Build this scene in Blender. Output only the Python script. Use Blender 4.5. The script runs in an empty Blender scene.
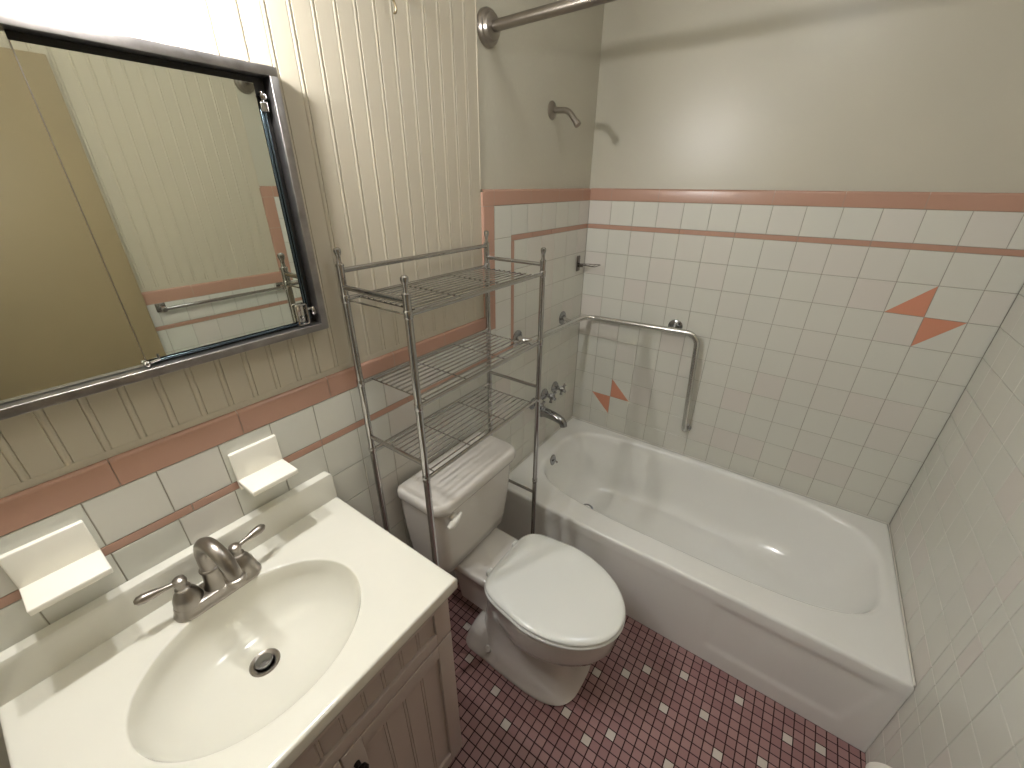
import bpy, math, random
from math import pi, sin, cos, radians
from mathutils import Vector, Matrix, Quaternion

random.seed(7)
scene = bpy.context.scene
COL = scene.collection

# ------------------------------------------------------------------ camera
CAM_ROWS = ((0.81429436, 0.58042982, 0.00509162),
            (0.26049596, -0.35758702, -0.8968129),
            (-0.51871625, 0.73159603, -0.44238071))      # right, down, forward
cam_data = bpy.data.cameras.new('camera')
cam = bpy.data.objects.new('camera', cam_data); COL.objects.link(cam)
r_, d_, f_ = [Vector(v) for v in CAM_ROWS]
M = Matrix((( r_.x, -d_.x, -f_.x, 0.94008), (r_.y, -d_.y, -f_.y, -1.96484), (r_.z, -d_.z, -f_.z, 1.65266), (0, 0, 0, 1)))
cam.matrix_world = M
cam_data.sensor_fit = 'HORIZONTAL'; cam_data.sensor_width = 36.0
cam_data.lens = 405.627 * 36.0 / 1024.0
cam_data.clip_start = 0.02; cam_data.clip_end = 30
scene.camera = cam

# ------------------------------------------------------------------ world / exposure
world = bpy.data.worlds.new('hall_light'); scene.world = world; world.use_nodes = True
bg = world.node_tree.nodes['Background']
bg.inputs[0].default_value = (1.0, 0.97, 0.92, 1); bg.inputs[1].default_value = 0.04
scene.view_settings.view_transform = 'Standard'; scene.view_settings.look = 'None'
scene.view_settings.gamma = 1.0; scene.view_settings.use_curve_mapping = False
scene.view_settings.exposure = 1.42
scene.cycles.max_bounces = 10; scene.cycles.diffuse_bounces = 6
BULB_STRENGTH = 370.0
BULB_COLOR = (1.0, 0.985, 0.97)
FILL_STRENGTH = 4.6  # added overhead fill, besides the vanity bulbs
FILL_COLOR = (0.95, 0.98, 1.0)

# ------------------------------------------------------------------ materials
def srgb(r, g, b):
    f = lambda c: (c / 255 / 12.92) if c / 255 <= 0.04045 else ((c / 255 + 0.055) / 1.055) ** 2.4
    return (f(r), f(g), f(b), 1)

def mat(name, col, rough=0.5, metal=0.0, bump=0.0, bump_scale=40.0, vary=0.0, vary_scale=6.0, coat=0.0, tint=None, stretch=None, spec=0.5):
    m = bpy.data.materials.new(name); m.use_nodes = True
    nt = m.node_tree; N = nt.nodes; L = nt.links
    b = N['Principled BSDF']
    b.inputs['Base Color'].default_value = col
    b.inputs['Roughness'].default_value = rough; b.inputs['Metallic'].default_value = metal
    b.inputs['Coat Weight'].default_value = coat; b.inputs['Coat Roughness'].default_value = 0.06
    b.inputs['Specular IOR Level'].default_value = spec
    tc = N.new('ShaderNodeTexCoord')
    src = tc.outputs['Object']
    if stretch:
        mp = N.new('ShaderNodeMapping'); mp.inputs['Scale'].default_value = stretch
        L.new(src, mp.inputs['Vector']); src = mp.outputs['Vector']
    last = None
    if vary:
        n = N.new('ShaderNodeTexNoise'); n.inputs['Scale'].default_value = vary_scale; n.inputs['Detail'].default_value = 4
        L.new(src, n.inputs['Vector'])
        r = N.new('ShaderNodeMapRange'); r.inputs['From Min'].default_value = 0.3; r.inputs['From Max'].default_value = 0.7
        r.inputs['To Min'].default_value = 1 - vary; r.inputs['To Max'].default_value = 1 + vary * 0.4
        L.new(n.outputs['Fac'], r.inputs['Value'])
        mx = N.new('ShaderNodeVectorMath'); mx.operation = 'SCALE'
        mx.inputs[0].default_value = col[:3]
        L.new(r.outputs['Result'], mx.inputs['Scale'])
        last = mx.outputs['Vector']
    if tint:   # per-tile glaze batch difference stored with the tile
        a = N.new('ShaderNodeAttribute'); a.attribute_name = 'glaze'
        mx = N.new('ShaderNodeMix'); mx.data_type = 'RGBA'
        L.new(a.outputs['Fac'], mx.inputs['Factor'])
        mx.inputs[6].default_value = col; mx.inputs[7].default_value = tint
        last = mx.outputs[2]
    if last: L.new(last, b.inputs['Base Color'])
    if bump:
        n = N.new('ShaderNodeTexNoise'); n.inputs['Scale'].default_value = bump_scale; n.inputs['Detail'].default_value = 3
        L.new(src, n.inputs['Vector'])
        bp = N.new('ShaderNodeBump'); bp.inputs['Strength'].default_value = bump; bp.inputs['Distance'].default_value = 0.002
        L.new(n.outputs['Fac'], bp.inputs['Height']); L.new(bp.outputs['Normal'], b.inputs['Normal'])
    return m

MT = {}
MT['paint'] = mat('painted_plaster', srgb(190, 186, 171), 0.34, bump=0.25, bump_scale=60, vary=0.03, vary_scale=3)
MT['bead'] = mat('painted_beadboard', srgb(190, 182, 164), 0.38, bump=0.08, bump_scale=50)
MT['ceil'] = mat('ceiling_paint', srgb(240, 238, 230), 0.7)
MT['tile'] = mat('white_glazed_tile', srgb(210, 210, 201), 0.22, tint=srgb(211, 206, 199), bump=0.06, bump_scale=18)
MT['pink'] = mat('pink_glazed_tile', srgb(180, 142, 124), 0.25, tint=srgb(186, 147, 129), bump=0.05, bump_scale=18)
MT['diamond'] = mat('coral_glazed_tile', srgb(206, 142, 116), 0.3)
MT['grout'] = mat('tile_grout', srgb(158, 153, 140), 0.9, vary=0.15, vary_scale=9)
MT['grout_pale'] = mat('pale_grout', srgb(164, 162, 150), 0.8)
MT['fl_pink'] = mat('mauve_mosaic', srgb(164, 129, 127), 0.34, tint=srgb(144, 106, 108), bump=0.1, bump_scale=90)
MT['fl_white'] = mat('white_mosaic', srgb(205, 198, 190), 0.35, bump=0.1, bump_scale=90)
MT['fl_grout'] = mat('mosaic_grout', srgb(50, 20, 22), 0.85, vary=0.3, vary_scale=5)
MT['enamel'] = mat('white_enamel', srgb(238, 238, 235), 0.16, coat=0.3, bump=0.02, bump_scale=9, vary=0.02, vary_scale=4)
MT['china'] = mat('vitreous_china', srgb(214, 210, 204), 0.12, coat=0.4)
MT['seat'] = mat('seat_plastic', srgb(236, 238, 234), 0.2, coat=0.2)
MT['marble'] = mat('cultured_marble', srgb(228, 226, 215), 0.14, coat=0.4, vary=0.03, vary_scale=5)
MT['cab'] = mat('cabinet_paint', srgb(190, 177, 170), 0.42, bump=0.05, bump_scale=60)
MT['chrome'] = mat('chrome', (0.46, 0.45, 0.44, 1), 0.10, metal=1)
MT['chrome_worn'] = mat('worn_chrome', (0.36, 0.36, 0.37, 1), 0.16, metal=1, bump=0.1, bump_scale=120)
MT['chrome_dark'] = mat('tarnished_chrome', (0.20, 0.18, 0.17, 1), 0.22, metal=1)
MT['steel'] = mat('stainless_steel', (0.60, 0.59, 0.56, 1), 0.24, metal=1, bump=0.05, bump_scale=200)
MT['nickel'] = mat('brushed_nickel', (0.34, 0.31, 0.28, 1), 0.30, metal=1, bump=0.08, bump_scale=260)
MT['frame'] = mat('brushed_frame_steel', (0.34, 0.32, 0.31, 1), 0.36, metal=1, bump=0.3, bump_scale=50, vary=0.25, vary_scale=30)
MT['mirror'] = mat('mirror_glass', (0.74, 0.77, 0.70, 1), 0.015, metal=1)
MT['black'] = mat('dark_channel', srgb(14, 13, 12), 0.5)
MT['blue_edge'] = mat('mirror_edge_strip', (0.10, 0.14, 0.17, 1), 0.25, metal=1)
MT['wood_tan'] = mat('tan_door_paint', srgb(148, 132, 102), 0.5, vary=0.05, vary_scale=3)
MT['ceramic'] = mat('glossy_ceramic', srgb(240, 237, 226), 0.15, coat=0.3)
MT['white_pl'] = mat('white_plastic', srgb(232, 230, 222), 0.3)
MT['paper'] = mat('soft_white_paper', srgb(236, 232, 224), 0.9, bump=0.2, bump_scale=120)
MT['dark_metal'] = mat('dark_bronze', (0.03, 0.025, 0.025, 1), 0.4, metal=1)
MT['caulk'] = mat('white_caulk', srgb(226, 224, 216), 0.5)
MT['bulb'] = bpy.data.materials.new('lit_bulb'); MT['bulb'].use_nodes = True
_b = MT['bulb'].node_tree.nodes['Principled BSDF']
_b.inputs['Emission Color'].default_value = (*BULB_COLOR, 1); _b.inputs['Emission Strength'].default_value = BULB_STRENGTH

MT['dome'] = bpy.data.materials.new('fill_dome_emission'); MT['dome'].use_nodes = True  # glow of the added overhead fill
_b = MT['dome'].node_tree.nodes['Principled BSDF']
_b.inputs['Emission Color'].default_value = (*FILL_COLOR, 1); _b.inputs['Emission Strength'].default_value = FILL_STRENGTH

# ------------------------------------------------------------------ mesh builder
class MB:
    def __init__(s): s.v = []; s.f = []; s.mi = []; s.g = []
    def add(s, vs, fs, mi=0, g=0.0):
        o = len(s.v); s.v += [tuple(v) for v in vs]
        for f in fs: s.f.append(tuple(i + o for i in f)); s.mi.append(mi); s.g.append(g)
    def box(s, x0, x1, y0, y1, z0, z1, bev=0.0, mi=0):
        if bev <= 0:
            vs = [(x, y, z) for x in (x0, x1) for y in (y0, y1) for z in (z0, z1)]
            s.add(vs, [(0, 1, 3, 2), (4, 6, 7, 5), (0, 4, 5, 1), (2, 3, 7, 6), (0, 2, 6, 4), (1, 5, 7, 3)], mi); return
        # bevelled box: rounded-rectangle rings in z
        b = min(bev, (x1 - x0) / 2.01, (y1 - y0) / 2.01, (z1 - z0) / 2.01)
        def ring(ins, z):
            pts = []
            for cx, cy, a0 in ((x1 - b, y1 - b, 0), (x0 + b, y1 - b, 90), (x0 + b, y0 + b, 180), (x1 - b, y0 + b, 270)):
                for k in range(4):
                    a = radians(a0 + 30 * k); r = max(b - ins, 0.0)
                    pts.append((cx + r * cos(a), cy + r * sin(a), z))
            return pts
        rs = []
        for k in range(4):
            a = radians(30 * k); rs.append(ring(b - b * sin(a), z0 + b - b * cos(a)))
        for k in range(4):
            a = radians(90 - 30 * k); rs.append(ring(b - b * sin(a), z1 - b + b * cos(a)))
        s.loft(rs, True, True, mi)
    def loft(s, rings, cap0=False, cap1=False, mi=0, closed=True):
        n = len(rings[0]); o = len(s.v)
        vs = [p for r in rings for p in r]; fs = []
        for i in range(len(rings) - 1):
            for j in range(n if closed else n - 1):
                k = (j + 1) % n
                fs.append((i * n + j, i * n + k, (i + 1) * n + k, (i + 1) * n + j))
        if cap0: fs.append(tuple(range(n))[::-1])
        if cap1: fs.append(tuple((len(rings) - 1) * n + j for j in range(n)))
        s.add(vs, fs, mi)
    def tube(s, pts, r, n=12, caps=True, mi=0):
        pts = [Vector(p) for p in pts]
        rr = r if isinstance(r, (list, tuple)) else [r] * len(pts)
        tang = []
        for i in range(len(pts)):
            a = pts[max(i - 1, 0)]; b = pts[min(i + 1, len(pts) - 1)]
            tang.append((b - a).normalized())
        up = Vector((0, 0, 1)) if abs(tang[0].z) < 0.9 else Vector((1, 0, 0))
        u = tang[0].cross(up).normalized(); rings = []
        for i, p in enumerate(pts):
            if i: u = tang[i - 1].rotation_difference(tang[i]) @ u
            u = (u - tang[i] * u.dot(tang[i])).normalized(); w = tang[i].cross(u)
            rings.append([tuple(p + (u * cos(2 * pi * k / n) + w * sin(2 * pi * k / n)) * rr[i]) for k in range(n)])
        s.loft(rings, caps, caps, mi)
    def lathe(s, o, axis, prof, n=24, cap0=True, cap1=True, mi=0):
        """prof: list of (distance along axis, radius)"""
        o = Vector(o); ax = Vector(axis).normalized()
        up = Vector((0, 0, 1)) if abs(ax.z) < 0.9 else Vector((1, 0, 0))
        u = ax.cross(up).normalized(); w = ax.cross(u)
        rings = [[tuple(o + ax * d + (u * cos(2 * pi * k / n) + w * sin(2 * pi * k / n)) * max(r, 1e-5)) for k in range(n)] for d, r in prof]
        s.loft(rings, cap0, cap1, mi)
    def sphere(s, c, r, n=16, sc=(1, 1, 1), mi=0):
        rings = []
        for i in range(1, n // 2):
            a = pi * i / (n // 2)
            rings.append([(c[0] + r * sc[0] * sin(a) * cos(2 * pi * k / n), c[1] + r * sc[1] * sin(a) * sin(2 * pi * k / n), c[2] + r * sc[2] * cos(a)) for k in range(n)])
        s.loft(rings, True, True, mi)

def fillet(pts, rad, seg=8):
    """polyline with rounded corners"""
    pts = [Vector(p) for p in pts]; out = [pts[0]]
    for i in range(1, len(pts) - 1):
        a, b, c = pts[i - 1], pts[i], pts[i + 1]
        d1 = (a - b).normalized(); d2 = (c - b).normalized()
        ang = d1.angle(d2); t = min(rad / math.tan(ang / 2), (a - b).length * .49, (c - b).length * .49)
        p1 = b + d1 * t; p2 = b + d2 * t; R = t * math.tan(ang / 2)
        cen = b + (d1 + d2).normalized() * (R / sin(ang / 2))
        v1 = p1 - cen; v2 = p2 - cen; q = v1.rotation_difference(v2)
        for k in range(seg + 1):
            out.append(cen + Quaternion().slerp(q, k / seg) @ v1)
    out.append(pts[-1]); return out

def bez(p0, p1, p2, p3, n=14):
    p0, p1, p2, p3 = map(Vector, (p0, p1, p2, p3)); o = []
    for k in range(n + 1):
        t = k / n; o.append(p0 * (1 - t) ** 3 + p1 * 3 * t * (1 - t) ** 2 + p2 * 3 * t * t * (1 - t) + p3 * t ** 3)
    return o

def obj(name, mb, m, parent=None, at=(0, 0, 0), smooth=35, subd=0, recalc=True):
    """one mesh object; at = world position of its origin (children take their root's)"""
    if parent is not None: at = parent['at_']
    me = bpy.data.meshes.new(name)
    me.from_pydata([(x - at[0], y - at[1], z - at[2]) for x, y, z in mb.v], [], mb.f)
    ms = m if isinstance(m, (list, tuple)) else [m]
    for k in ms: me.materials.append(k)
    for p, i in zip(me.polygons, mb.mi): p.material_index = i
    if any(mb.g):
        at_ = me.attributes.new('glaze', 'FLOAT', 'FACE')
        for i, g in enumerate(mb.g): at_.data[i].value = g
    me.validate(); me.update()
    if recalc:
        import bmesh
        bm = bmesh.new(); bm.from_mesh(me); bmesh.ops.recalc_face_normals(bm, faces=bm.faces); bm.to_mesh(me); bm.free()
    if smooth:
        me.shade_smooth(); me.set_sharp_from_angle(angle=radians(smooth))
    o = bpy.data.objects.new(name, me); COL.objects.link(o)
    if parent is not None: o.parent = parent
    else: o.location = at
    o['at_'] = at
    if subd:
        md = o.modifiers.new('s', 'SUBSURF'); md.levels = subd; md.render_levels = subd
    return o

def thing(name, label, cat, at=(0, 0, 0), group=None):
    o = bpy.data.objects.new(name, None); COL.objects.link(o); o.location = at; o['at_'] = at
    o.empty_display_size = 0.05
    o['label'] = label; o['category'] = cat
    if group: o['group'] = group
    return o

def tag(o, label, cat, group=None):
    o['label'] = label; o['category'] = cat
    if group: o['group'] = group
    return o

def struct(o): o['kind'] = 'structure'; return o

def copy_tree(o, loc, label):
    r = o.copy(); COL.objects.link(r); r.location = loc; r['label'] = label
    for ch in list(o.children):
        c = ch.copy(); COL.objects.link(c); c.parent = r
        for g in list(ch.children):
            d = g.copy(); COL.objects.link(d); d.parent = c
    return r

# ================================================================== ROOM
W = 1.503; YN = -2.42; CEIL = 2.44
P = 0.1095
BACKSET = 0.008                       # painted surface behind the tile face
ZROW = [1.584, 1.479, 1.459, 1.3495, 1.24, 1.1305, 1.016, 0.9065, 0.797, 0.6875, 0.578, 0.4685, 0.359, 0.2495, 0.14, 0.0305, 0.0]
YB = [round(-0.7579 + P * k, 5) for k in range(0, 8)]
YB = [y for y in YB if y < -0.03] + [0.0]

class TileWall:
    def __init__(s, fn): s.fn = fn; s.mb = MB()
    def tile(s, a0, a1, b0, b1, mi=0, gap=0.0009, h=0.0):
        a0 += gap; a1 -= gap; b0 += gap; b1 -= gap
        if a1 - a0 < 0.003 or b1 - b0 < 0.003: return
        s.poly([(a0, b0), (a1, b0), (a1, b1), (a0, b1)], mi, h)
    def poly(s, pts, mi, h=0.0):
        ca = sum(p[0] for p in pts) / len(pts); cb = sum(p[1] for p in pts) / len(pts)
        n = len(pts); bev = 0.0012
        mnx = min(p[0] for p in pts); mxx = max(p[0] for p in pts); mny = min(p[1] for p in pts); mxy = max(p[1] for p in pts)
        sx = 1 - 2 * bev / (mxx - mnx); sy = 1 - 2 * bev / (mxy - mny)
        ta = random.uniform(-1, 1) * 0.0025; tb = random.uniform(-1, 1) * 0.0025
        vs = [s.fn(a, b, -0.003) for a, b in pts] + [s.fn(a, b, h - 0.0009) for a, b in pts]
        vs += [s.fn(ca + (a - ca) * sx, cb + (b - cb) * sy, h + ta * (a - ca) + tb * (b - cb)) for a, b in pts]
        fs = []
        for L in (0, n):
            for i in range(n): fs.append((L + i, L + (i + 1) % n, L + n + (i + 1) % n, L + n + i))
        fs.append(tuple(range(2 * n, 3 * n)))
        g = random.random() ** 1.5 if random.random() < 0.55 else 0.02
        s.mb.add(vs, fs, mi, g)
    def cap(s, a0, a1, b0, b1, up=True, gap=0.0006):
        """bullnose trim with its rounded edge at b1 (horizontal)"""
        a0 += gap; a1 -= gap
        prof = [(b0 + .0008, -.003), (b0 + .0008, -.0006), (b0 + .002, .0006)]
        R = .008
        for k in range(6):
            t = radians(90 * k / 5); prof.append((b1 - R + R * sin(t), .0008 - R + R * cos(t)))
        prof.append((b1, -BACKSET - .001))
        r0 = [s.fn(a0, b, h) for b, h in prof]; r1 = [s.fn(a1, b, h) for b, h in prof]
        s.mb.loft([r0, r1], False, False, 1, closed=False)
        for i in range(len(prof)): pass
    def vcap(s, a0, a1, b0, b1, outer_low=True):
        """vertical bullnose with its rounded edge at a0"""
        b0 += .0006; b1 -= .0006; R = .008
        prof = [(a1 - .0008, -.003), (a1 - .0008, -.0006), (a1 - .002, .0006)]
        for k in range(6):
            t = radians(90 * k / 5); prof.append((a0 + R - R * sin(t), .0008 - R + R * cos(t)))
        prof.append((a0, -BACKSET - .001))
        s.mb.loft([[s.fn(a, b0, h) for a, h in prof], [s.fn(a, b1, h) for a, h in prof]], False, False, 1, closed=False)

def side_tiles(tw):
    T = tw.tile
    ya = [-1.849 + P * i for i in range(-5, 10)] ; ya = [YN] + [y for y in ya if y > YN + .01 and y < -0.83] + [-0.8135]
    def cols(lst, z0, z1, mi=0):
        for a, b in zip(lst[:-1], lst[1:]): T(a, b, z0, z1, mi)
    rows = [z for z in ZROW if z <= 1.017]
    for hi, lo in zip(rows[:-1], rows[1:]): cols(ya, lo, hi); cols([-0.8135] + YB, lo, hi)
    strip = [YN + .15 * i for i in range(0, 11)] + [-0.8135, -0.648]
    cols(strip, 1.016, 1.036, 1)
    cols(ya, 1.036, 1.141)
    # nested frame on the tub side
    T(-.8135, -.7516, 1.036, 1.141)
    for z0, z1 in ((1.036, 1.1305), (1.1305, 1.24), (1.24, 1.3495), (1.3495, 1.474), (1.474, 1.584)): T(-.7516, -.648, z0, z1)
    for z0, z1 in ((1.016, 1.165), (1.165, 1.316), (1.316, 1.459)): T(-.648, -.628, z0, z1, 1)
    for z0, z1 in ((1.016, 1.1305), (1.1305, 1.24), (1.24, 1.3495), (1.3495, 1.459)): cols([-.628] + YB[2:], z0, z1)
    cols([-.648, -.5, -.35, -.2, -.05, 0], 1.459, 1.479, 1)
    cols([-.648] + YB[2:], 1.479, 1.584)
    # trims
    js = [-.8135] + [-1.036 - .2165 * k for k in range(0, 7)]
    for b, a in zip(js[:-1], js[1:]): tw.cap(max(a, YN), b, 1.141, 1.200)
    js = [-.8135, -.752, -.52, -.30, -.08, 0]
    for a, b in zip(js[:-1], js[1:]): tw.cap(a, b, 1.584, 1.636)
    zs = [1.141, 1.275, 1.43, 1.584, 1.628]
    for a, b in zip(zs[:-1], zs[1:]): tw.vcap(-.8135, -.7516, a, b)

def back_tiles(tw):
    T = tw.tile
    xs = [0] + [0.1139 + P * k for k in range(0, 13)]; xs = [x for x in xs if x < W - .02] + [W]
    rows = [z for z in ZROW if z <= 1.459]
    rows = [1.459 - P * k for k in range(0, 14)] ; rows = [z for z in rows if z > 0.02] + [0]
    skip = {(11, 1), (12, 2), (1, 8), (2, 7)}     # (column, row) holding the coral triangles
    for j, (hi, lo) in enumerate(zip(rows[:-1], rows[1:])):
        for i, (a, b) in enumerate(zip(xs[:-1], xs[1:])):
            if (i, j) not in skip: T(a, b, lo, hi)
    g = .0009
    def tri(i, j, kind):
        a, b = xs[i] + g, xs[i + 1] - g; hi, lo = rows[j] - g, rows[j + 1] + g
        if kind == 'br': p, w = [(a, lo), (b, lo), (b, hi)], [(a, lo), (b, hi), (a, hi)]
        if kind == 'tl': p, w = [(a, hi), (a, lo), (b, hi)], [(a, lo), (b, lo), (b, hi)]
        if kind == 'tr': p, w = [(a, hi), (b, lo), (b, hi)], [(a, lo), (b, lo), (a, hi)]
        if kind == 'bl': p, w = [(a, lo), (b, lo), (a, hi)], [(a, hi), (b, lo), (b, hi)]
        tw.poly(p, 2); tw.poly(w, 0)
    tri(11, 1, 'br'); tri(12, 2, 'tl'); tri(1, 8, 'tr'); tri(2, 7, 'bl')
    st = [0] + [0.1139 + P * (1 + 2 * k) for k in range(0, 6)] + [W]
    for a, b in zip(st[:-1], st[1:]): T(a, b, 1.459, 1.479, 1)
    for a, b in zip(xs[:-1], xs[1:]): T(a, b, 1.479, 1.584)
    js = [0, .109] + [.3277 + .2185 * k for k in range(0, 6)]; js = [j for j in js if j < W - .02] + [W]
    for a, b in zip(js[:-1], js[1:]): tw.cap(a, b, 1.584, 1.636)

def beadboard(sx, sgn):
    """grooved boards covering y YN..-0.8135; sgn is the way the face looks"""
    mb = MB(); prof = [(YN, 0)]
    k = -9; g = .0022
    c = -1.9969 + .0514 * k
    while c < -0.83:
        if c > YN + .01:
            prof += [(c - .0062, 0), (c - .0052, -g), (c - .0040, -.0003), (c, .0004), (c + .0040, -.0003), (c + .0052, -g), (c + .0062, 0)]
        c += .0514
    prof.append((-.8135, 0)); prof.append((-.8135, -.012))
    r0 = [(sx + sgn * h, y, 1.214) for y, h in prof]; r1 = [(sx + sgn * h, y, CEIL) for y, h in prof]
    mb.loft([r0, r1], closed=False)
    x0, x1 = sorted((sx - sgn * .010, sx + sgn * .0006))
    mb.box(x0, x1, YN, -.8135, 1.2005, 1.2145)
    x0, x1 = sorted((sx - sgn * .010, sx + sgn * .0016))
    mb.box(x0, x1, -.8165, -.8105, 1.6365, CEIL, .001)
    return mb

# floor
mb = MB(); mb.box(-.12, W + .12, YN - .12, .12, -.10, -.0012)
floor = struct(obj('floor', mb, MT['fl_grout'], smooth=0))
white = {(27, -40), (25, -42), (35, -32), (33, -39), (31, -34), (32, -29), (28, -31), (26, -33), (23, -35), (22, -41), (37, -35), (38, -28), (43, -29), (46, -28), (41, -33), (9, -43), (14, -44), (1, -46), (6, -40), (4, -36), (17, -46)}
near = {(i + a, j + b) for i, j in white for a in range(-3, 4) for b in range(-3, 4)}
FP = .03025
mb = MB()
for i in range(-1, 51):
    for j in range(-81, -24):
        x = -.0063 + FP * i; y = .011 + FP * j; h = FP / 2 - .0018
        x0, x1, y0, y1 = max(x - h, 0.0), min(x + h, W), max(y - h, YN), min(y + h, -.765)
        if x1 - x0 < .004 or y1 - y0 < .004: continue
        inview = (x > .45 and y > -1.45)
        w = (i, j) in white or (not inview and (i, j) not in near and random.random() < .035)
        b = .0012; z = random.uniform(-.0002, .0002); tx = random.uniform(-.008, .008); ty = random.uniform(-.008, .008)
        vs = [(x0, y0, -.0012), (x1, y0, -.0012), (x1, y1, -.0012), (x0, y1, -.0012), (x0, y0, -.0004), (x1, y0, -.0004), (x1, y1, -.0004), (x0, y1, -.0004)]
        vs += [(px, py, z + tx * (px - x) + ty * (py - y)) for px, py in ((x0 + b, y0 + b), (x1 - b, y0 + b), (x1 - b, y1 - b), (x0 + b, y1 - b))]
        fs = [(L + k, L + (k + 1) % 4, L + 4 + (k + 1) % 4, L + 4 + k) for L in (0, 4) for k in range(4)] + [(8, 9, 10, 11)]
        mb.add(vs, fs, 1 if w else 0, random.random() * .8 + .01)
obj('mosaic_tile', mb, [MT['fl_pink'], MT['fl_white']], floor, smooth=0, recalc=False)

mb = MB(); mb.box(-.12, W + .12, YN - .12, .12, CEIL, CEIL + .1)
struct(obj('ceiling', mb, MT['ceil'], smooth=0))

mb = MB(); mb.box(-.12, -BACKSET - .002, YN - .12, .12, 0, CEIL)
wl = struct(obj('wall_left', mb, MT['paint'], smooth=0))
mb = MB(); mb.box(-.012, -.002, YN, 0, 0, 1.19); mb.box(-.012, -.002, -.806, 0, 1.19, 1.628)
obj('grout', mb, MT['grout'], wl, smooth=0)
tw = TileWall(lambda a, b, h: (h, a, b)); side_tiles(tw)
obj('wall_tile', tw.mb, [MT['tile'], MT['pink'], MT['diamond']], wl, smooth=24, recalc=False)
obj('beadboard', beadboard(-BACKSET, 1), MT['bead'], wl, smooth=50)

mb = MB(); mb.box(W + BACKSET + .002, W + .12, YN - .12, .12, 0, CEIL)
wr = struct(obj('wall_right', mb, MT['paint'], smooth=0))
mb = MB(); mb.box(W + .002, W + .012, YN, 0, 0, 1.19); mb.box(W + .002, W + .012, -.806, 0, 1.19, 1.628)
obj('grout', mb, MT['grout_pale'], wr, smooth=0)
tw = TileWall(lambda a, b, h: (W - h, a, b)); side_tiles(tw)
obj('wall_tile', tw.mb, [MT['tile'], MT['pink'], MT['diamond']], wr, smooth=24, recalc=False)
obj('beadboard', beadboard(W + BACKSET, -1), MT['bead'], wr, smooth=50)

mb = MB(); mb.box(-BACKSET - .002, W + BACKSET + .002, BACKSET + .002, .12, 0, CEIL)
wb = struct(obj('wall_back', mb, MT['paint'], smooth=0))
mb = MB(); mb.box(-.002, W + .002, .002, .012, 0, 1.628)
obj('grout', mb, MT['grout'], wb, smooth=0)
tw = TileWall(lambda a, b, h: (a, -h, b)); back_tiles(tw)
obj('wall_tile', tw.mb, [MT['tile'], MT['pink'], MT['diamond']], wb, smooth=24, recalc=False)

# near wall with the doorway the photographer stands in front of
mb = MB(); DX0, DX1 = .58, 1.45
mb.box(0, DX0, YN - .12, YN, 0, CEIL); mb.box(DX1, W, YN - .12, YN, 0, CEIL); mb.box(DX0, DX1, YN - .12, YN, 2.06, CEIL)
struct(obj('wall_near', mb, MT['paint'], smooth=0))
# open door leaf resting along the right wall
mb = MB(); mb.box(1.425, 1.460, YN + .06, -1.462, .012, 2.05, .003)
door = struct(obj('door_1', mb, MT['wood_tan']))
mb = MB()
for s_, x in ((-1, 1.425),):
    mb.lathe((x, -1.54, .88), (s_, 0, 0), [(0, .032), (.006, .032), (.010, .012), (.03, .011), (.038, .024), (.05, .028), (.06, .02), (.063, .0)], 20)
obj('door_knob', mb, MT['nickel'], door)

# ================================================================== BATHTUB
N = 96
def rect_ring(cx, cy, a, b, z):
    o = []
    for k in range(N):
        t = 2 * pi * k / N; c, s = cos(t), sin(t); m = max(abs(c), abs(s))
        o.append((cx + a * c / m, cy + b * s / m, z))
    return o
def sup_ring(cx, cy, a, b, z, n=2.0, n_ang=N):
    o = []
    for k in range(n_ang):
        t = 2 * pi * k / n_ang; c, s = cos(t), sin(t)
        # superellipse hit along the direction of the matching rectangle point
        m = (abs(c) ** n + abs(s) ** n) ** (1 / n)
        o.append((cx + a * c / m, cy + b * s / m, z))
    return o
tub = thing('bathtub', 'white enamelled alcove bathtub with panelled apron along the back wall', 'bathtub', (.75, -.383, 0))
TZ = .375
cx, cy, a, b = W / 2, -.3835, W / 2 - .0015, .3815
R = [rect_ring(cx, cy, a, b, TZ - .05), rect_ring(cx, cy, a, b, TZ - .014), rect_ring(cx, cy, a - .0015, b - .0015, TZ - .006), rect_ring(cx, cy, a - .006, b - .006, TZ - .001), rect_ring(cx, cy, a - .012, b - .012, TZ), rect_ring(cx, cy, a - .016, b - .016, TZ)]
ix, iy, ia, ib = .770, -.3455, .690, .3125
R += [sup_ring(ix, iy, ia + .018, ib + .015, TZ, 3.6), sup_ring(ix, iy, ia + .012, ib + .010, TZ, 3.6), sup_ring(ix, iy, ia + .004, ib + .004, TZ - .001, 3.6), sup_ring(ix, iy, ia - .003, ib - .003, TZ - .005, 3.6), sup_ring(ix, iy, ia - .009, ib - .009, TZ - .014, 3.6)]
wall_z = [(.34, .0), (.30, .10), (.25, .22), (.20, .36), (.15, .52), (.115, .68), (.09, .84), (.075, .95), (.068, 1.06), (.064, 1.25)]
for z, t in wall_z:
    x_l = .092 + .075 * t + .055 * t * t; x_r = 1.448 - .15 * t - .10 * t * t
    hw = .298 - .050 * t - .045 * t * t
    R.append(sup_ring((x_l + x_r) / 2, iy + .004 * t, (x_r - x_l) / 2, hw, z, 3.4 - .7 * t))
last = R[-1]; c0 = ((last[0][0] + last[N // 2][0]) / 2, iy)
for sc in (.6, .25): R.append([(c0[0] + (p[0] - c0[0]) * sc, c0[1] + (p[1] - c0[1]) * sc, .062 - .002 * (1 - sc)) for p in last])
mb = MB(); mb.loft(R, False, True)
obj('basin', mb, MT['enamel'], tub, smooth=60)
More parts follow.
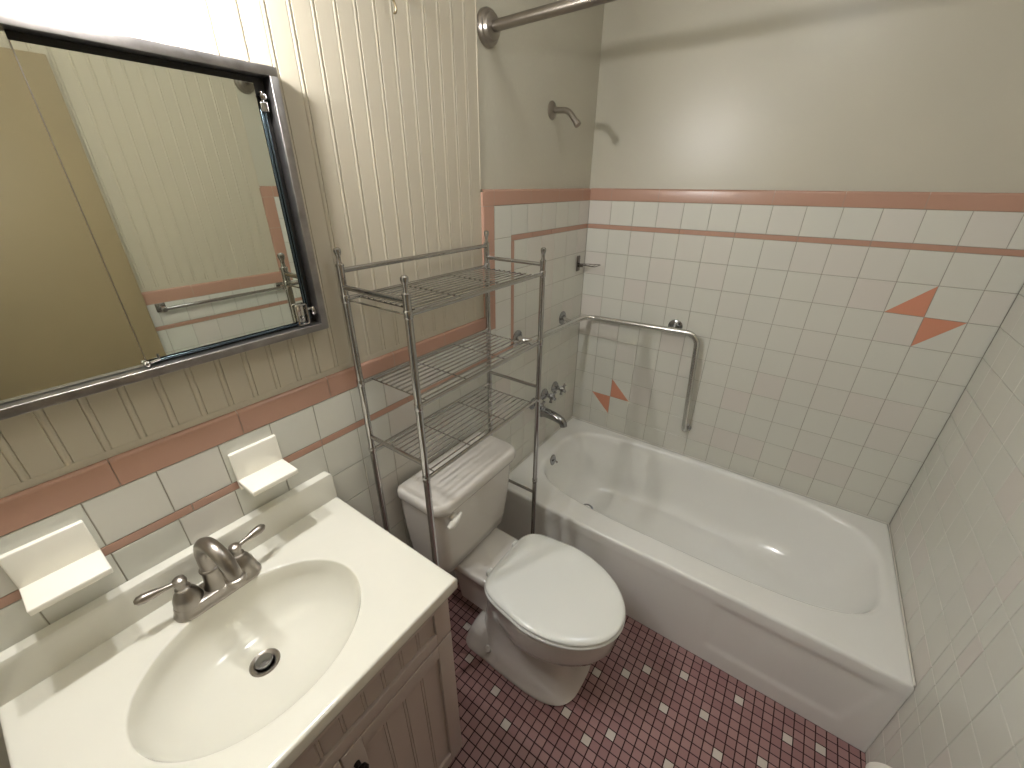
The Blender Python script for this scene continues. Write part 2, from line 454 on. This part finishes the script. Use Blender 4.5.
# apron: relief front face
mb = MB(); nx, nz = 150, 40
def sst(e0, e1, v): t = min(max((v - e0) / (e1 - e0), 0), 1); return t * t * (3 - 2 * t)
grid = []
for j in range(nz + 1):
    z = .0 + (TZ - .03) * j / nz; row = []
    for i in range(nx + 1):
        x = .0015 + (W - .003) * i / nx
        d = .0
        for p0, p1 in ((.99, 1.455),):
            sl = (.31 - z) * .22 * (1 if p0 > .7 else 1)
            q0 = p0 + (sl * .5 if p0 < .7 else .04 * sl); q1 = p1 - (sl if p0 > .7 else .04 * sl)
            m = sst(q0 - .005, q0 + .005, x) * (1 - sst(q1 - .010, q1 + .010, x)) * sst(.07, .10, z) * (1 - sst(.296, .316, z))
            d = max(d, m)
        y = -.7635 + .0045 * d - .0015 * sst(.3, .345, z) + .012 * (1 - sst(0, .36, z)) * 0
        row.append((x, y, z))
    grid.append(row)
for row in grid: row.reverse()
mb.loft(grid, closed=False)
mb.box(.0015, W - .0015, -.752, -.745, 0, TZ - .03)
obj('apron', mb, MT['enamel'], tub, smooth=60, recalc=False)
mb = MB()
ov = Vector((.094, -.392, .326)); nrm = Vector((1, 0, .16)).normalized()
mb.lathe(ov, nrm, [(-.004, .030), (.002, .030), (.006, .026), (.008, .014), (.0085, .0)], 24)
op = obj('overflow_plate', mb, MT['chrome_worn'], tub)
mb = MB(); mb.tube([ov + nrm * .006, ov + nrm * .018 + Vector((0, 0, -.002)), ov + nrm * .028 + Vector((0, .004, -.012))], [.005, .0045, .0055], 10)
obj('trip_lever', mb, MT['chrome_worn'], op)
mb = MB(); mb.lathe((.30, -.345, .060), (0, 0, 1), [(0, .034), (.004, .034), (.005, .028), (.003, .02), (.003, 0)], 24)
obj('drain', mb, MT['chrome_worn'], tub)
# caulk bead where tub meets the walls
mb = MB()
mb.tube([(.004, -.76, TZ + .001), (.004, -.004, TZ + .001), (W - .004, -.004, TZ + .001), (W - .004, -.76, TZ + .001)], .0032, 8)
obj('caulk', mb, MT['caulk'], tub)

# ================================================================== TUB FITTINGS
mb_pos = [(-.462, .672), (-.356, .680), (-.250, .680)]
names = ['chrome handle nearest the rack on the tub wall', 'middle chrome handle of three on the tub wall', 'chrome handle nearest the back corner above the tub']
first = None
for k, ((y, z), lab) in enumerate(zip(mb_pos, names)):
    if first is None:
        v = thing('tub_valve', lab, 'tap', (0, y, z), 'three tub valves on the plumbing wall')
        m1 = MB(); m1.lathe((0.001, y, z), (1, 0, 0), [(0, .031), (.004, .031), (.012, .024), (.02, .015), (.022, .010)], 24)
        obj('flange', m1, MT['chrome_worn'], v)
        m1 = MB(); m1.lathe((.018, y, z), (1, 0, 0), [(0, .010), (.02, .010), (.024, .015), (.036, .016), (.044, .013), (.05, .0)], 20)
        for q in range(4):
            a = radians(45 + 90 * q); d = Vector((0, cos(a), sin(a)))
            o_ = Vector((.05, y, z)); m1.tube([o_, o_ + d * .018 + Vector((.003, 0, 0)), o_ + d * .031 + Vector((.006, 0, 0))], [.007, .006, .0085], 10)
        obj('handle', m1, MT['chrome_worn'], v); first = v
    else: copy_tree(first, (0, y, z), lab)
sp = thing('tub_spout', 'chrome tub spout with down-turned lip over the tub rim', 'spout', (0, -.368, .584))
m1 = MB(); path = bez((.001, -.368, .584), (.05, -.368, .585), (.09, -.368, .578), (.118, -.368, .567), 10) + [Vector((.130, -.368, .555)), Vector((.133, -.368, .540))]
m1.tube(path, [.026, .0255, .025, .0245, .024, .0235, .023, .0225, .022, .021, .0205, .0195, .0185], 20)
obj('spout_body', m1, MT['chrome_worn'], sp)
m1 = MB(); m1.lathe((.001, -.368, .584), (1, 0, 0), [(0, .031), (.006, .031), (.010, .027)], 24); obj('flange', m1, MT['chrome_worn'], sp)

sh = thing('shower_arm', 'bent chrome shower arm without a head, high on the wall', 'shower arm', (-.01, -.372, 1.905))
m1 = MB(); m1.tube(fillet([(-.008, -.372, 1.905), (.062, -.372, 1.900), (.105, -.374, 1.852)], .05), .0105, 16); m1.lathe((.098, -.374, 1.860), (.043, -.002, -.048), [(0, .0125), (.014, .0125)], 16)
obj('arm', m1, MT['nickel'], sh)
m1 = MB(); m1.lathe((-.010, -.372, 1.905), (1, 0, 0), [(0, .031), (.003, .031), (.007, .026), (.012, .013), (.014, .010)], 28); obj('flange', m1, MT['nickel'], sh)

rod = thing('curtain_rod', 'straight brushed shower curtain rod with round wall flanges', 'curtain rod', (.75, -.765, 2.062))
m1 = MB(); m1.tube([(-.008, -.765, 2.062), (.8, -.765, 2.0745)], .0145, 20); m1.tube([(.7, -.765, 2.073), (W + .008, -.765, 2.085)], .0130, 20); obj('tube', m1, MT['nickel'], rod)
for s_, x, zf in ((1, -.010, 2.062), (-1, W + .010, 2.085)):
    m1 = MB(); m1.lathe((x, -.765, zf), (s_, 0, 0), [(0, .046), (.010, .046), (.016, .043), (.018, .037), (.027, .033), (.031, .023), (.031, .0)], 36)
    obj('flange', m1, MT['nickel'], rod)

gb = thing('grab_bar', 'long stainless grab bar wrapping the tub corner and turning down', 'grab bar', (.06, -.06, 1.045))
m1 = MB()
m1.tube(fillet([(.001, -.604, 1.060), (.056, -.604, 1.052), (.060, -.052, 1.030), (.616, -.052, 1.046), (.646, -.052, .540), (.648, -.001, .537)], .055, 12), .0128, 18)
m1.tube([(.001, -.208, 1.051), (.058, -.208, 1.037)], .010, 14); m1.tube([(.500, -.001, 1.049), (.500, -.05, 1.046)], .010, 14)
obj('bar', m1, MT['steel'], gb)
for p, d in (((0.001, -.604, 1.060), (1, 0, 0)), ((.001, -.208, 1.051), (1, 0, 0)), ((.500, -.001, 1.049), (0, -1, 0)), ((.648, -.001, .537), (0, -1, 0))):
    m1 = MB(); m1.lathe(p, d, [(0, .033 if p[2] > .6 else .022), (.004, .033 if p[2] > .6 else .022), (.008, .026 if p[2] > .6 else .018), (.010, .014)], 28); obj('flange', m1, MT['chrome_worn'], gb)

sd = thing('soap_holder', 'small metal soap holder with folding tray in the tub corner', 'soap holder', (0, -.079, 1.30))
m1 = MB(); m1.box(.001, .007, -.094, -.064, 1.262, 1.336, .003); obj('plate', m1, MT['chrome_dark'], sd)
m1 = MB()
m1.tube(fillet([(.006, -.092, 1.296), (.105, -.104, 1.296), (.105, -.030, 1.296), (.006, -.066, 1.296)], .008, 4), .0022, 8)
for q in range(4): m1.tube([(.02 + .022 * q, -.094 - .002 * q, 1.296), (.02 + .022 * q, -.062 + .007 * q, 1.296)], .0014, 6)
m1.box(.006, .03, -.086, -.072, 1.283, 1.297, .002)
obj('tray', m1, MT['chrome_dark'], sd)

tb = thing('towel_bar', 'chrome towel bar on the right wall, seen only in the mirror', 'towel bar', (W, -1.1, 1.10))
TBZ = 1.122
m1 = MB(); m1.tube([(W - .05, -1.405, TBZ), (W - .05, -.83, TBZ)], .008, 12); obj('bar', m1, MT['chrome'], tb)
for y in (-1.398, -.838):
    m1 = MB(); m1.box(W - .008, W - .001, y - .02, y + .02, TBZ - .02, TBZ + .02, .003); m1.box(W - .062, W - .006, y - .009, y + .009, TBZ - .011, TBZ + .011, .004); obj('bracket', m1, MT['chrome'], tb)

# ================================================================== RACK
rk = thing('storage_rack', 'chrome over-the-toilet rack with three wire shelves', 'storage rack', (.14, -1.11, 0))
XB, XF, YL, YR = .026, .254, -1.392, -.831
def post(x, y, top):
    m = MB(); m.tube([(x, y, .006), (x, y, top - .042)], .0092, 16)
    m.lathe((x, y, 0), (0, 0, 1), [(0, .012), (.008, .012), (.012, .0095)], 16)
    o = obj('post', m, MT['chrome'], rk)
    m = MB(); m.lathe((x, y, top - .044), (0, 0, 1), [(0, .0102), (.005, .0102), (.007, .0066), (.014, .0052), (.024, .0056), (.029, .0080), (.035, .0092), (.040, .0088), (.0435, .005), (.0445, 0)], 16)
    obj('finial', m, MT['chrome'], o)
    for z in (1.395, 1.163, .942, .56):
        m = MB(); m.lathe((x, y, z - .010), (0, 0, 1), [(0, .0093), (.002, .0106), (.018, .0106), (.020, .0093)], 14, False, False)
        obj('collar', m, MT['chrome'], o)
post(XB, YL, 1.517); post(XB, YR, 1.512); post(XF, YL, 1.480); post(XF, YR, 1.476)
for z in (1.395, 1.163, .940):
    m = MB()
    for x in (XB, XF): m.tube([(x, YL, z), (x, YR, z)], .0060, 12)
    n = 10
    for q in range(n):
        x = XB + (XF - XB) * (q + 1) / (n + 1); m.tube([(x, YL + .036, z + .001), (x, YR - .036, z + .001)], .0023, 6)
    for y in (YL + .036, YL + .19, YR - .19, YR - .036): m.tube([(XB, y, z - .0015), (XF, y, z - .0015)], .0019, 6)
    m.tube([(XB, YL, z - .002), (XF, YL, z - .002)], .0022, 6) if z > 1.3 else None
    obj('wire_shelf', m, MT['chrome'], rk)
def rail(p, q, r=.0062):
    m = MB(); m.tube([p, q], r, 12); obj('rail', m, MT['chrome'], rk)
for y in (YL, YR):
    rail((XB, y, 1.424), (XF, y, 1.424)); rail((XB, y, .989), (XF, y, .989))
    rail((XB, y, .496), (XF, y, .496))
rail((XB, YL, 1.463), (XB, YR, 1.463), .0066)

# ================================================================== TOILET
ty = -1.112
tl = thing('toilet', 'white elongated toilet with closed lid between vanity and tub', 'toilet', (.4, ty, 0))
def egg(xb, xf, hw, z, nb=2.6, xc=None, back_w=1.0, n=56, nf=2.0):
    xc = (xb + (xf - xb) * .45) if xc is None else xc
    o = []
    for k in range(n):
        t = 2 * pi * k / n; c, s = cos(t), sin(t)
        if c >= 0:
            e = 2 / nf; x = xc + (xf - xc) * abs(c) ** e; y = hw * math.copysign(abs(s) ** e, s)
        else:
            e = 2 / nb; x = xc - (xc - xb) * abs(c) ** e; y = hw * math.copysign(abs(s) ** e, s)
            y *= 1 - (1 - back_w) * (abs(c) ** e)
        o.append((x, ty + y, z))
    return o
m = MB()
m.loft([egg(.225, .660, .152, .001, 3.2, nf=3.3), egg(.225, .666, .156, .010, 3.2, nf=3.3), egg(.228, .660, .151, .022, 3.2, nf=3.2), egg(.235, .646, .137, .055, 3, nf=2.9), egg(.245, .636, .124, .11, 2.8, nf=2.6), egg(.25, .634, .115, .17, 2.6, nf=2.3),
        egg(.25, .648, .117, .212, 2.4, nf=2.1), egg(.25, .690, .144, .247, 2.3, back_w=.75), egg(.26, .734, .171, .274, 2.3, back_w=.66), egg(.27, .748, .179, .308, 2.4, back_w=.64), egg(.28, .750, .1805, .35, 2.4, back_w=.66), egg(.285, .751, .1815, .380, 2.4, back_w=.68), egg(.285, .750, .181, .389, 2.4, back_w=.7), egg(.29, .744, .175, .3935, 2.4, back_w=.7)], True, True)
# deck under the tank
def rr(x0, x1, hw, z, r=.03, bulge=0, hwb=None):
    o = []; hwb = hw if hwb is None else hwb
    for cx_, sy, sx, a0 in ((x1, 1, 1, 0), (x0, 1, -1, 90), (x0, -1, -1, 180), (x1, -1, 1, 270)):
        h_ = hw if sx > 0 else hwb
        for q in range(7):
            a = radians(a0 + 15 * q)
            o.append((cx_ - sx * r + r * cos(a) + 0, ty + sy * (h_ - r) + r * sin(a), z))
    return o
m.loft([rr(.11, .34, .060, .13, .03), rr(.09, .35, .066, .25, .03), rr(.06, .36, .082, .32, .03), rr(.045, .37, .108, .350, .03), rr(.040, .37, .116, .366, .028), rr(.040, .37, .116, .388, .026), rr(.044, .366, .112, .3935, .024)], True, True)
obj('bowl', m, MT['china'], tl, smooth=60)
# foot flange with bolt caps
m = MB(); m.loft([rr(.200, .43, .149, .001, .045), rr(.200, .43, .150, .014, .045), rr(.204, .43, .142, .028, .04), rr(.212, .43, .128, .060, .04), rr(.225, .43, .116, .095, .04), rr(.24, .42, .10, .115, .04)], True, True)
obj('foot_flange', m, MT['china'], tl, smooth=60)
for s_ in (-1, 1):
    m = MB(); m.lathe((.325, ty + s_ * .124, .052), (0, s_ * 1.2, 1), [(0, .0145), (.012, .0145), (.019, .011), (.022, .0)], 16)
    obj('bolt_cap', m, MT['china'], tl)
# tank
tyk = ty - .010
m = MB()
def tk(x0, x1, hwf, hwb, z, r, b=0.0):
    o = []
    for (cx_, sx, sy, a0, h_) in ((x1, 1, 1, 0, hwf), (x0, -1, 1, 90, hwb), (x0, -1, -1, 180, hwb), (x1, 1, -1, 270, hwf)):
        rad = r if sx > 0 else r * .5
        for q in range(9):
            a = radians(a0 + 11.25 * q)
            o.append((cx_ - sx * rad + rad * cos(a), tyk + sy * (h_ - rad) + rad * sin(a), z))
    # bow the front face
    out = []
    for x, y, z_ in o:
        if x > (x0 + x1) / 2: x += b * (1 - ((y - tyk) / hwf) ** 2)
        out.append((x, y, z_))
    return out
m.loft([tk(.045, .17, .165, .165, .397, .04, .006), tk(.034, .187, .183, .183, .412, .045, .008), tk(.03, .193, .190, .190, .46, .045, .008), tk(.028, .206, .202, .204, .60, .045, .008), tk(.026, .214, .206, .208, .722, .045, .008)], True, True)
obj('tank', m, MT['china'], tl, smooth=50)
m = MB()
m.loft([tk(.030, .216, .206, .208, .716, .045, .010), tk(.026, .224, .214, .214, .720, .048, .010), tk(.024, .227, .2175, .2175, .728, .048, .010), tk(.024, .227, .2175, .2175, .748, .048, .010), tk(.027, .223, .214, .214, .757, .046, .010), tk(.034, .215, .205, .206, .7625, .044, .010), tk(.065, .185, .17, .17, .7645, .04, .006)], True, True)
obj('tank_lid', m, MT['china'], tl, smooth=50)
m = MB()
m.lathe((.210, ty - .160, .690), (1, 0, 0), [(0, .014), (.012, .014), (.016, .009), (.022, .009)], 16)
lev = [Vector((.234, ty - .198, .680)), Vector((.236, ty - .184, .683)), Vector((.237, ty - .166, .689)), Vector((.237, ty - .150, .697)), Vector((.236, ty - .138, .702))]
m.tube(lev, [.006, .0125, .0115, .0075, .004], 12)
obj('flush_lever', m, MT['white_pl'], tl)
# seat ring and lid
def seat_ring(off, z): return egg(.304 + off, .764 - off, .187 - off, z, 5.5, .50, .86, 72)
m = MB()
m.loft([seat_ring(.016, .3945), seat_ring(.004, .397), seat_ring(.0, .403), seat_ring(.0, .409), seat_ring(.005, .413), seat_ring(.014, .414)], True, True)
obj('seat', m, MT['seat'], tl, smooth=60)
m = MB()
m.loft([seat_ring(.012, .4145), seat_ring(.004, .4160), seat_ring(.002, .420), seat_ring(.004, .426), seat_ring(.012, .430), seat_ring(.03, .4325), seat_ring(.07, .4345), seat_ring(.12, .4355)], True, True)
obj('lid', m, MT['seat'], tl, smooth=60)
for s_ in (-1, 1):
    m = MB(); m.box(.290, .318, ty + s_ * .078 - .014, ty + s_ * .078 + .014, .393, .418, .006); obj('hinge', m, MT['seat'], tl)

# ================================================================== VANITY
vb = thing('vanity_cabinet', 'white painted vanity cabinet with beadboard doors under the sink top', 'cabinet', (.22, -1.846, 0))
VY0, VY1, VZ = -2.152, -1.536, .819
m = MB()
m.box(.004, .438, VY0, VY0 + .016, .09, VZ); m.box(.004, .438, VY1 - .016, VY1, .09, VZ); m.box(.004, .010, VY0 + .015, VY1 - .015, .09, VZ)
m.box(.009, .438, VY0 + .015, VY1 - .015, .09, .106); m.box(.422, .438, VY0 + .015, VY1 - .015, .105, VZ); m.box(.004, .38, VY0 + .01, VY1 - .01, 0, .0905); obj('body', m, MT['cab'], vb, smooth=0)
def bead_panel(y0, y1, z0, z1, x):
    """frame with a recessed grooved panel, front face at x"""
    m = MB(); st = .046; rt = min(.046, (z1 - z0) * .26)
    m.box(x - .019, x, y0, y0 + st, z0, z1, .002); m.box(x - .019, x, y1 - st, y1, z0, z1, .002)
    m.box(x - .0195, x - .0002, y0 + st - .001, y1 - st + .001, z1 - rt, z1, .002); m.box(x - .0195, x - .0002, y0 + st - .001, y1 - st + .001, z0, z0 + rt, .002)
    prof = [(y0 + st, 0)]; n = max(int((y1 - y0 - 2 * st) / .045), 1); w = (y1 - y0 - 2 * st) / n
    for k in range(1, n):
        c = y0 + st + w * k; prof += [(c - .005, 0), (c - .0035, -.002), (c - .002, 0), (c + .002, 0), (c + .0035, -.002), (c + .005, 0)]
    prof.append((y1 - st, 0))
    m.loft([[(x - .008 + h, y, z0 + rt - .002) for y, h in prof], [(x - .008 + h, y, z1 - rt + .002) for y, h in prof]], closed=False)
    return m
obj('drawer_front', bead_panel(VY0 + .002, VY1 - .002, .668, .816, .4585), MT['cab'], vb, smooth=40)
for k, (y0, y1) in enumerate(((VY0 + .002, -1.8475), (-1.8445, VY1 - .002))):
    d = obj('door', bead_panel(y0, y1, .10, .662, .4585), MT['cab'], vb, smooth=40)
    m = MB(); yk = y1 - .023 if k == 0 else y0 + .023
    m.lathe((.4585, yk, .600), (1, 0, 0), [(0, .007), (.010, .006), (.014, .012), (.022, .014), (.027, .009), (.028, 0)], 16)
    obj('knob', m, MT['dark_metal'], d)

ct = thing('countertop', 'cream cultured marble vanity top with integral oval basin', 'countertop', (.24, -1.845, .857))
CZ = .857; y0, y1, x1 = -2.165, -1.525, .480
ccx, ccy, ca, cb_ = x1 / 2 + .0005, (y0 + y1) / 2, x1 / 2 - .001, (y1 - y0) / 2
bx, by = .262, -1.850
R = [rect_ring(ccx, ccy, ca - .004, cb_ - .004, CZ - .038), rect_ring(ccx, ccy, ca - .001, cb_ - .001, CZ - .034), rect_ring(ccx, ccy, ca, cb_, CZ - .028), rect_ring(ccx, ccy, ca, cb_, CZ - .005), rect_ring(ccx, ccy, ca - .0015, cb_ - .0015, CZ - .0013), rect_ring(ccx, ccy, ca - .005, cb_ - .005, CZ), rect_ring(ccx, ccy, ca - .009, cb_ - .009, CZ)]
def er(a_, b_, z, dx=0): return [(bx + dx + a_ * cos(2 * pi * k / N), by + b_ * sin(2 * pi * k / N), z) for k in range(N)]
R += [er(.170, .210, CZ), er(.166, .2055, CZ), er(.1610, .2005, CZ), er(.1598, .1992, CZ - .0012), er(.1588, .1982, CZ - .005)]
for q in range(1, 13):
    t = q / 12; ang = t * pi / 2
    rr_ = cos(ang) ** .8
    R.append(er(.026 + (.1555 - .026) * rr_, .026 + (.195 - .026) * rr_, CZ - .010 - .112 * sin(ang) ** 1.1, dx=-.045 * t ** 1.3))
m = MB(); m.loft(R, False, False)
obj('top', m, MT['marble'], ct, smooth=50)
m = MB()
# backsplash with rounded upper corners
prof = []
for yc, a0 in ((y1 - .012, 0), (y0 + .012, 90)):
    for q in range(6):
        a_ = radians(a0 + 18 * q); prof.append((yc + .012 * cos(a_), .940 - .012 + .012 * sin(a_)))
prof += [(y0, CZ - .001), (y1, CZ - .001)]
ins = lambda p, d: (p[0] + (d if p[0] < ccy else -d), p[1] - (d if p[1] > .9 else 0))
m.loft([[(.001, *p) for p in prof], [(.021, *p) for p in prof], [(.0238, *ins(p, .001)) for p in prof], [(.025, *ins(p, .0035)) for p in prof]], True, True)
obj('backsplash', m, MT['marble'], ct, smooth=30)
# drain
dz = CZ - .1225; dx = bx - .045
m = MB(); m.lathe((dx, by, dz - .004), (0, 0, 1), [(-.03, .0190), (.002, .0190), (.005, .022), (.0065, .0275), (.005, .0295), (.002, .030)], 36, False, False)
m.lathe((dx, by, dz - .034), (0, 0, 1), [(0, .021), (.001, .0)], 24, False, True)
dr = obj('drain_ring', m, MT['nickel'], ct)
m = MB(); m.lathe((dx - .002, by, dz - .03), (-.10, 0, 1), [(0, .006), (.024, .006), (.026, .0165), (.030, .0175), (.033, .016), (.034, .0)], 28)
obj('stopper', m, MT['chrome_worn'], dr)

# faucet
fx, fy = .084, -1.848
fc = thing('sink_faucet', 'brushed nickel two-handle faucet with high curved spout', 'faucet', (fx, fy, CZ))
def stad(hw, hl, z, n=14):
    o = []
    for sy, a0 in ((1, 0), (-1, 180)):
        for q in range(n + 1):
            a_ = radians(a0 + 180 * q / n); o.append((fx + hw * cos(a_), fy + sy * (hl - hw) + hw * sin(a_), z))
    return o
m = MB(); m.loft([stad(.029, .083, CZ + .0005), stad(.0297, .0837, CZ + .004), stad(.0285, .0825, CZ + .008), stad(.0262, .080, CZ + .013), stad(.0255, .0795, CZ + .021), stad(.0240, .078, CZ + .0255), stad(.021, .075, CZ + .027), stad(.012, .065, CZ + .0275)], True, True)
obj('base_plate', m, MT['nickel'], fc, smooth=40)
m = MB()
m.lathe((fx, fy, CZ + .022), (0, 0, 1), [(0, .0245), (.006, .024), (.018, .0195), (.036, .0175), (.046, .0165), (.048, .019), (.051, .0195), (.054, .018), (.056, .014)], 28)
sd_ = Vector((cos(.16), sin(.16), 0)); B = Vector((fx, fy, CZ))
Z = Vector((0, 0, 1))
arc = [B + Z * .074]
arc += bez(B + Z * .078, B + Z * .182 - sd_ * .012, B + Z * .176 + sd_ * .092, B + Z * .098 + sd_ * .098, 18)
rad = [.0155] + [.0155 - .002 * k / 18 for k in range(19)]
m.tube(arc, rad, 20)
e = B + Z * .101 + sd_ * .098
m.lathe(e, (0, 0, -1), [(0, .0145), (.002, .0175), (.008, .018), (.013, .0175), (.015, .014)], 24)
obj('spout', m, MT['nickel'], fc, smooth=40)
for s_ in (-1, 1):
    m = MB(); hy = fy + s_ * .051
    m.lathe((fx, hy, CZ + .022), (0, 0, 1), [(0, .0260), (.008, .0258), (.018, .0240), (.030, .0190), (.038, .0128), (.040, .0132), (.043, .0136), (.045, .0105), (.050, .0092), (.055, .0115), (.061, .0124), (.067, .0105), (.071, .004), (.0712, 0)], 28)
    h = obj('handle', m, MT['nickel'], fc, smooth=40)
    m = MB(); p0 = Vector((fx, hy, CZ + .082)); dirv = Vector((-.10, s_, .10)).normalized()
    m.tube([p0, p0 + dirv * .012, p0 + dirv * .025, p0 + dirv * .042, p0 + dirv * .055, p0 + dirv * .064, p0 + dirv * .069], [.006, .0045, .0052, .0088, .0100, .0082, .003], 14)
    obj('lever', m, MT['nickel'], h, smooth=60)

# ceramic soap shelves
def soap_shelf(label, yc, name='ceramic_shelf', zt=1.113):
    t = thing(name, label, 'soap shelf', (0, yc, zt - .07), 'ceramic soap shelves above the vanity')
    m = MB(); m.box(.001, .012, yc - .0515, yc + .0515, zt - .098, zt, .003); obj('back_plate', m, MT['ceramic'], t)
    m = MB(); m.box(.008, .080, yc - .0515, yc + .0515, zt - .082, zt - .069, .0025); obj('ledge', m, MT['ceramic'], t)
    return t
s1 = soap_shelf('white ceramic soap shelf on the tile, right of the faucet', -1.679)
copy_tree(s1, (0, -2.0185, 1.113 - .07), 'white ceramic soap shelf on the tile, left of the faucet')

# ================================================================== MEDICINE CABINET
FX = .025; fy0, fy1, fz0, fz1 = -2.158, -1.449, 1.334, 1.848
mc = thing('medicine_cabinet', 'steel framed mirrored medicine cabinet above the vanity', 'mirror cabinet', (0, -1.80, 1.34))
m = MB(); fw = .016
def fbar(y0, y1, z0, z1): m.box(-.0078, FX, y0, y1, z0, z1, .0012)
fbar(fy0, fy1, fz1 - fw, fz1); fbar(fy0, fy1, fz0, fz0 + fw); fbar(fy0, fy0 + fw, fz0 + fw - .001, fz1 - fw + .001); fbar(fy1 - fw, fy1, fz0 + fw - .001, fz1 - fw + .001)
obj('frame', m, MT['frame'], mc)
m = MB(); m.box(-.0075, -.004, fy0 + fw - .002, fy1 - fw + .002, fz0 + fw - .002, fz1 - fw + .002)
obj('back_panel', m, MT['black'], mc, smooth=0)
my1 = -1.4885; mz0, mz1 = 1.361, 1.820
for a_, b_, c_, d_z in ((-2.140, -1.7970, 1.3515, 1.833), (-1.7955, my1, mz0, mz1)):
    m = MB(); m.box(-.002, .0035, a_, b_, c_, d_z); obj('mirror_door', m, MT['mirror'], mc, smooth=0)
m = MB(); m.box(-.003, .0045, my1 + .002, my1 + .006, mz0, mz1 - .04, .001); m.box(-.003, .002, my1 + .009, my1 + .013, mz0, mz1 - .04, .001)
m.box(-.003, .0045, -1.79, my1, mz0 - .007, mz0 - .003, .001)
obj('edge_strip', m, MT['blue_edge'], mc)
m = MB(); m.box(-.003, .0045, -1.7968, -1.7957, mz0, mz1); obj('door_seam', m, MT['nickel'], mc, smooth=0)
# clips
m = MB(); m.box(-.003, .010, -1.486, -1.472, 1.775, 1.792, .002); m.lathe((.0, -1.479, 1.800), (1, 0, 0), [(0, .006), (.012, .006), (.014, .003)], 12); m.tube([(.004, -1.479, 1.775), (.004, -1.479, 1.808)], .003, 8)
obj('clip', m, MT['chrome'], mc)
m = MB()
cy0, cy1, cz0, cz1 = -1.5105, -1.4865, 1.354, 1.400
m.tube(fillet([(.010, cy0, cz0), (.010, cy1, cz0), (.010, cy1, cz1), (.010, cy0, cz1), (.010, cy0, cz0 + .0005)], .003, 3), .0024, 8)
m.box(.0035, .006, cy0 + .004, cy1 - .004, cz0 + .003, cz1 - .003, .0008); m.sphere((.010, (cy0 + cy1) / 2, cz0 + .015), .0045, 10)
m.tube([(.006, cy1 - .002, 1.388), (.006, -1.470, 1.386)], .003, 8); m.sphere((.010, -1.470, 1.381), .008, 12, (.7, .8, 1.4))
obj('clip', m, MT['chrome'], mc)
m = MB(); m.sphere((.010, -1.7975, 1.356), .0062, 12); m.tube([(.008, -1.7975, 1.356), (.008, -1.778, 1.3585)], .0022, 8); m.tube([(.004, -1.777, 1.356), (.004, -1.777, 1.368)], .002, 8)
obj('clip', m, MT['chrome'], mc)

# ================================================================== VANITY LIGHT (just above the picture's edge)
vl = thing('vanity_light', 'two-bulb vanity light bar on the wall above the mirror', 'wall light', (0, -1.81, 1.98))
m = MB(); m.box(-.008, .018, -2.02, -1.60, 1.985, 2.075, .006); obj('backplate', m, MT['chrome'], vl)
for y in (-1.915, -1.705):
    m = MB(); m.tube(fillet([(.016, y, 2.03), (.112, y, 2.03), (.112, y, 2.0)], .03), .010, 12); m.lathe((.112, y, 2.012), (0, 0, -1), [(0, .012), (.002, .018), (.028, .018), (.030, .014)], 18); obj('socket', m, MT['chrome'], vl)
    m = MB(); m.lathe((.112, y, 1.984), (0, 0, -1), [(0, .010), (.006, .012), (.014, .0175), (.024, .020), (.034, .0175), (.041, .009), (.043, 0)], 12); obj('bulb', m, MT['bulb'], vl)

# fill light added under the ceiling to brighten tub and toilet (above the frame)
cl = thing('added_fill_light', 'unseen round fill light added under the ceiling over the middle of the bathroom', 'fill light', (.80, -1.0, CEIL))
m = MB(); m.lathe((.80, -1.0, CEIL), (0, 0, -1), [(0, .17), (.02, .17), (.025, .155)], 36); obj('base_plate', m, MT['nickel'], cl)
m = MB(); m.lathe((.80, -1.0, CEIL - .022), (0, 0, -1), [(0, .155), (.03, .145), (.055, .115), (.07, .06), (.075, 0)], 28); obj('fill_dome', m, MT['dome'], cl)

# small hook on the beadboard near the top of the picture
hk = thing('wall_hook', 'tiny brass hook on the beadboard at the top of the wall', 'hook', (-.008, -1.135, 2.03))
m = MB(); m.lathe((-.008, -1.135, 2.048), (1, 0, 0), [(0, .006), (.003, .006), (.004, 0)], 10); m.tube(bez((-.006, -1.135, 2.048), (.02, -1.135, 2.03), (.03, -1.135, 2.0), (.012, -1.133, 2.004), 8), .0026, 8)
obj('hook', m, mat('aged_brass', (.30, .24, .15, 1), .4, metal=1), hk)

# roll on its holder at the right wall, only its top shows
tp = thing('paper_roll_holder', 'white roll on a wall holder, its top just showing at the lower edge', 'paper holder', (W, -1.03, .30))
m = MB(); m.box(W - .006, W - .001, -1.129, -1.109, .237, .297, .002); m.box(W - .054, W - .004, -1.126, -1.114, .255, .269, .003); m.box(W - .006, W - .001, -.978, -.958, .237, .297, .002); m.box(W - .054, W - .004, -.973, -.961, .255, .269, .003); m.tube([(W - .046, -1.120, .262), (W - .046, -.968, .262)], .007, 12)
obj('bracket', m, MT['chrome'], tp)
m = MB(); m.lathe((W - .046, -1.098, .262), (0, 1, 0), [(0, .018), (0, .040), (.003, .042), (.115, .042), (.118, .040), (.118, .018), (0, .018)], 36, False, False)
tag(obj('paper_roll', m, MT['paper'], None, (W - .046, -1.044, .262)), 'white paper roll held at the right wall, cut by the lower edge', 'paper roll')
for o in bpy.data.objects:
    if 'at_' in o: del o['at_']
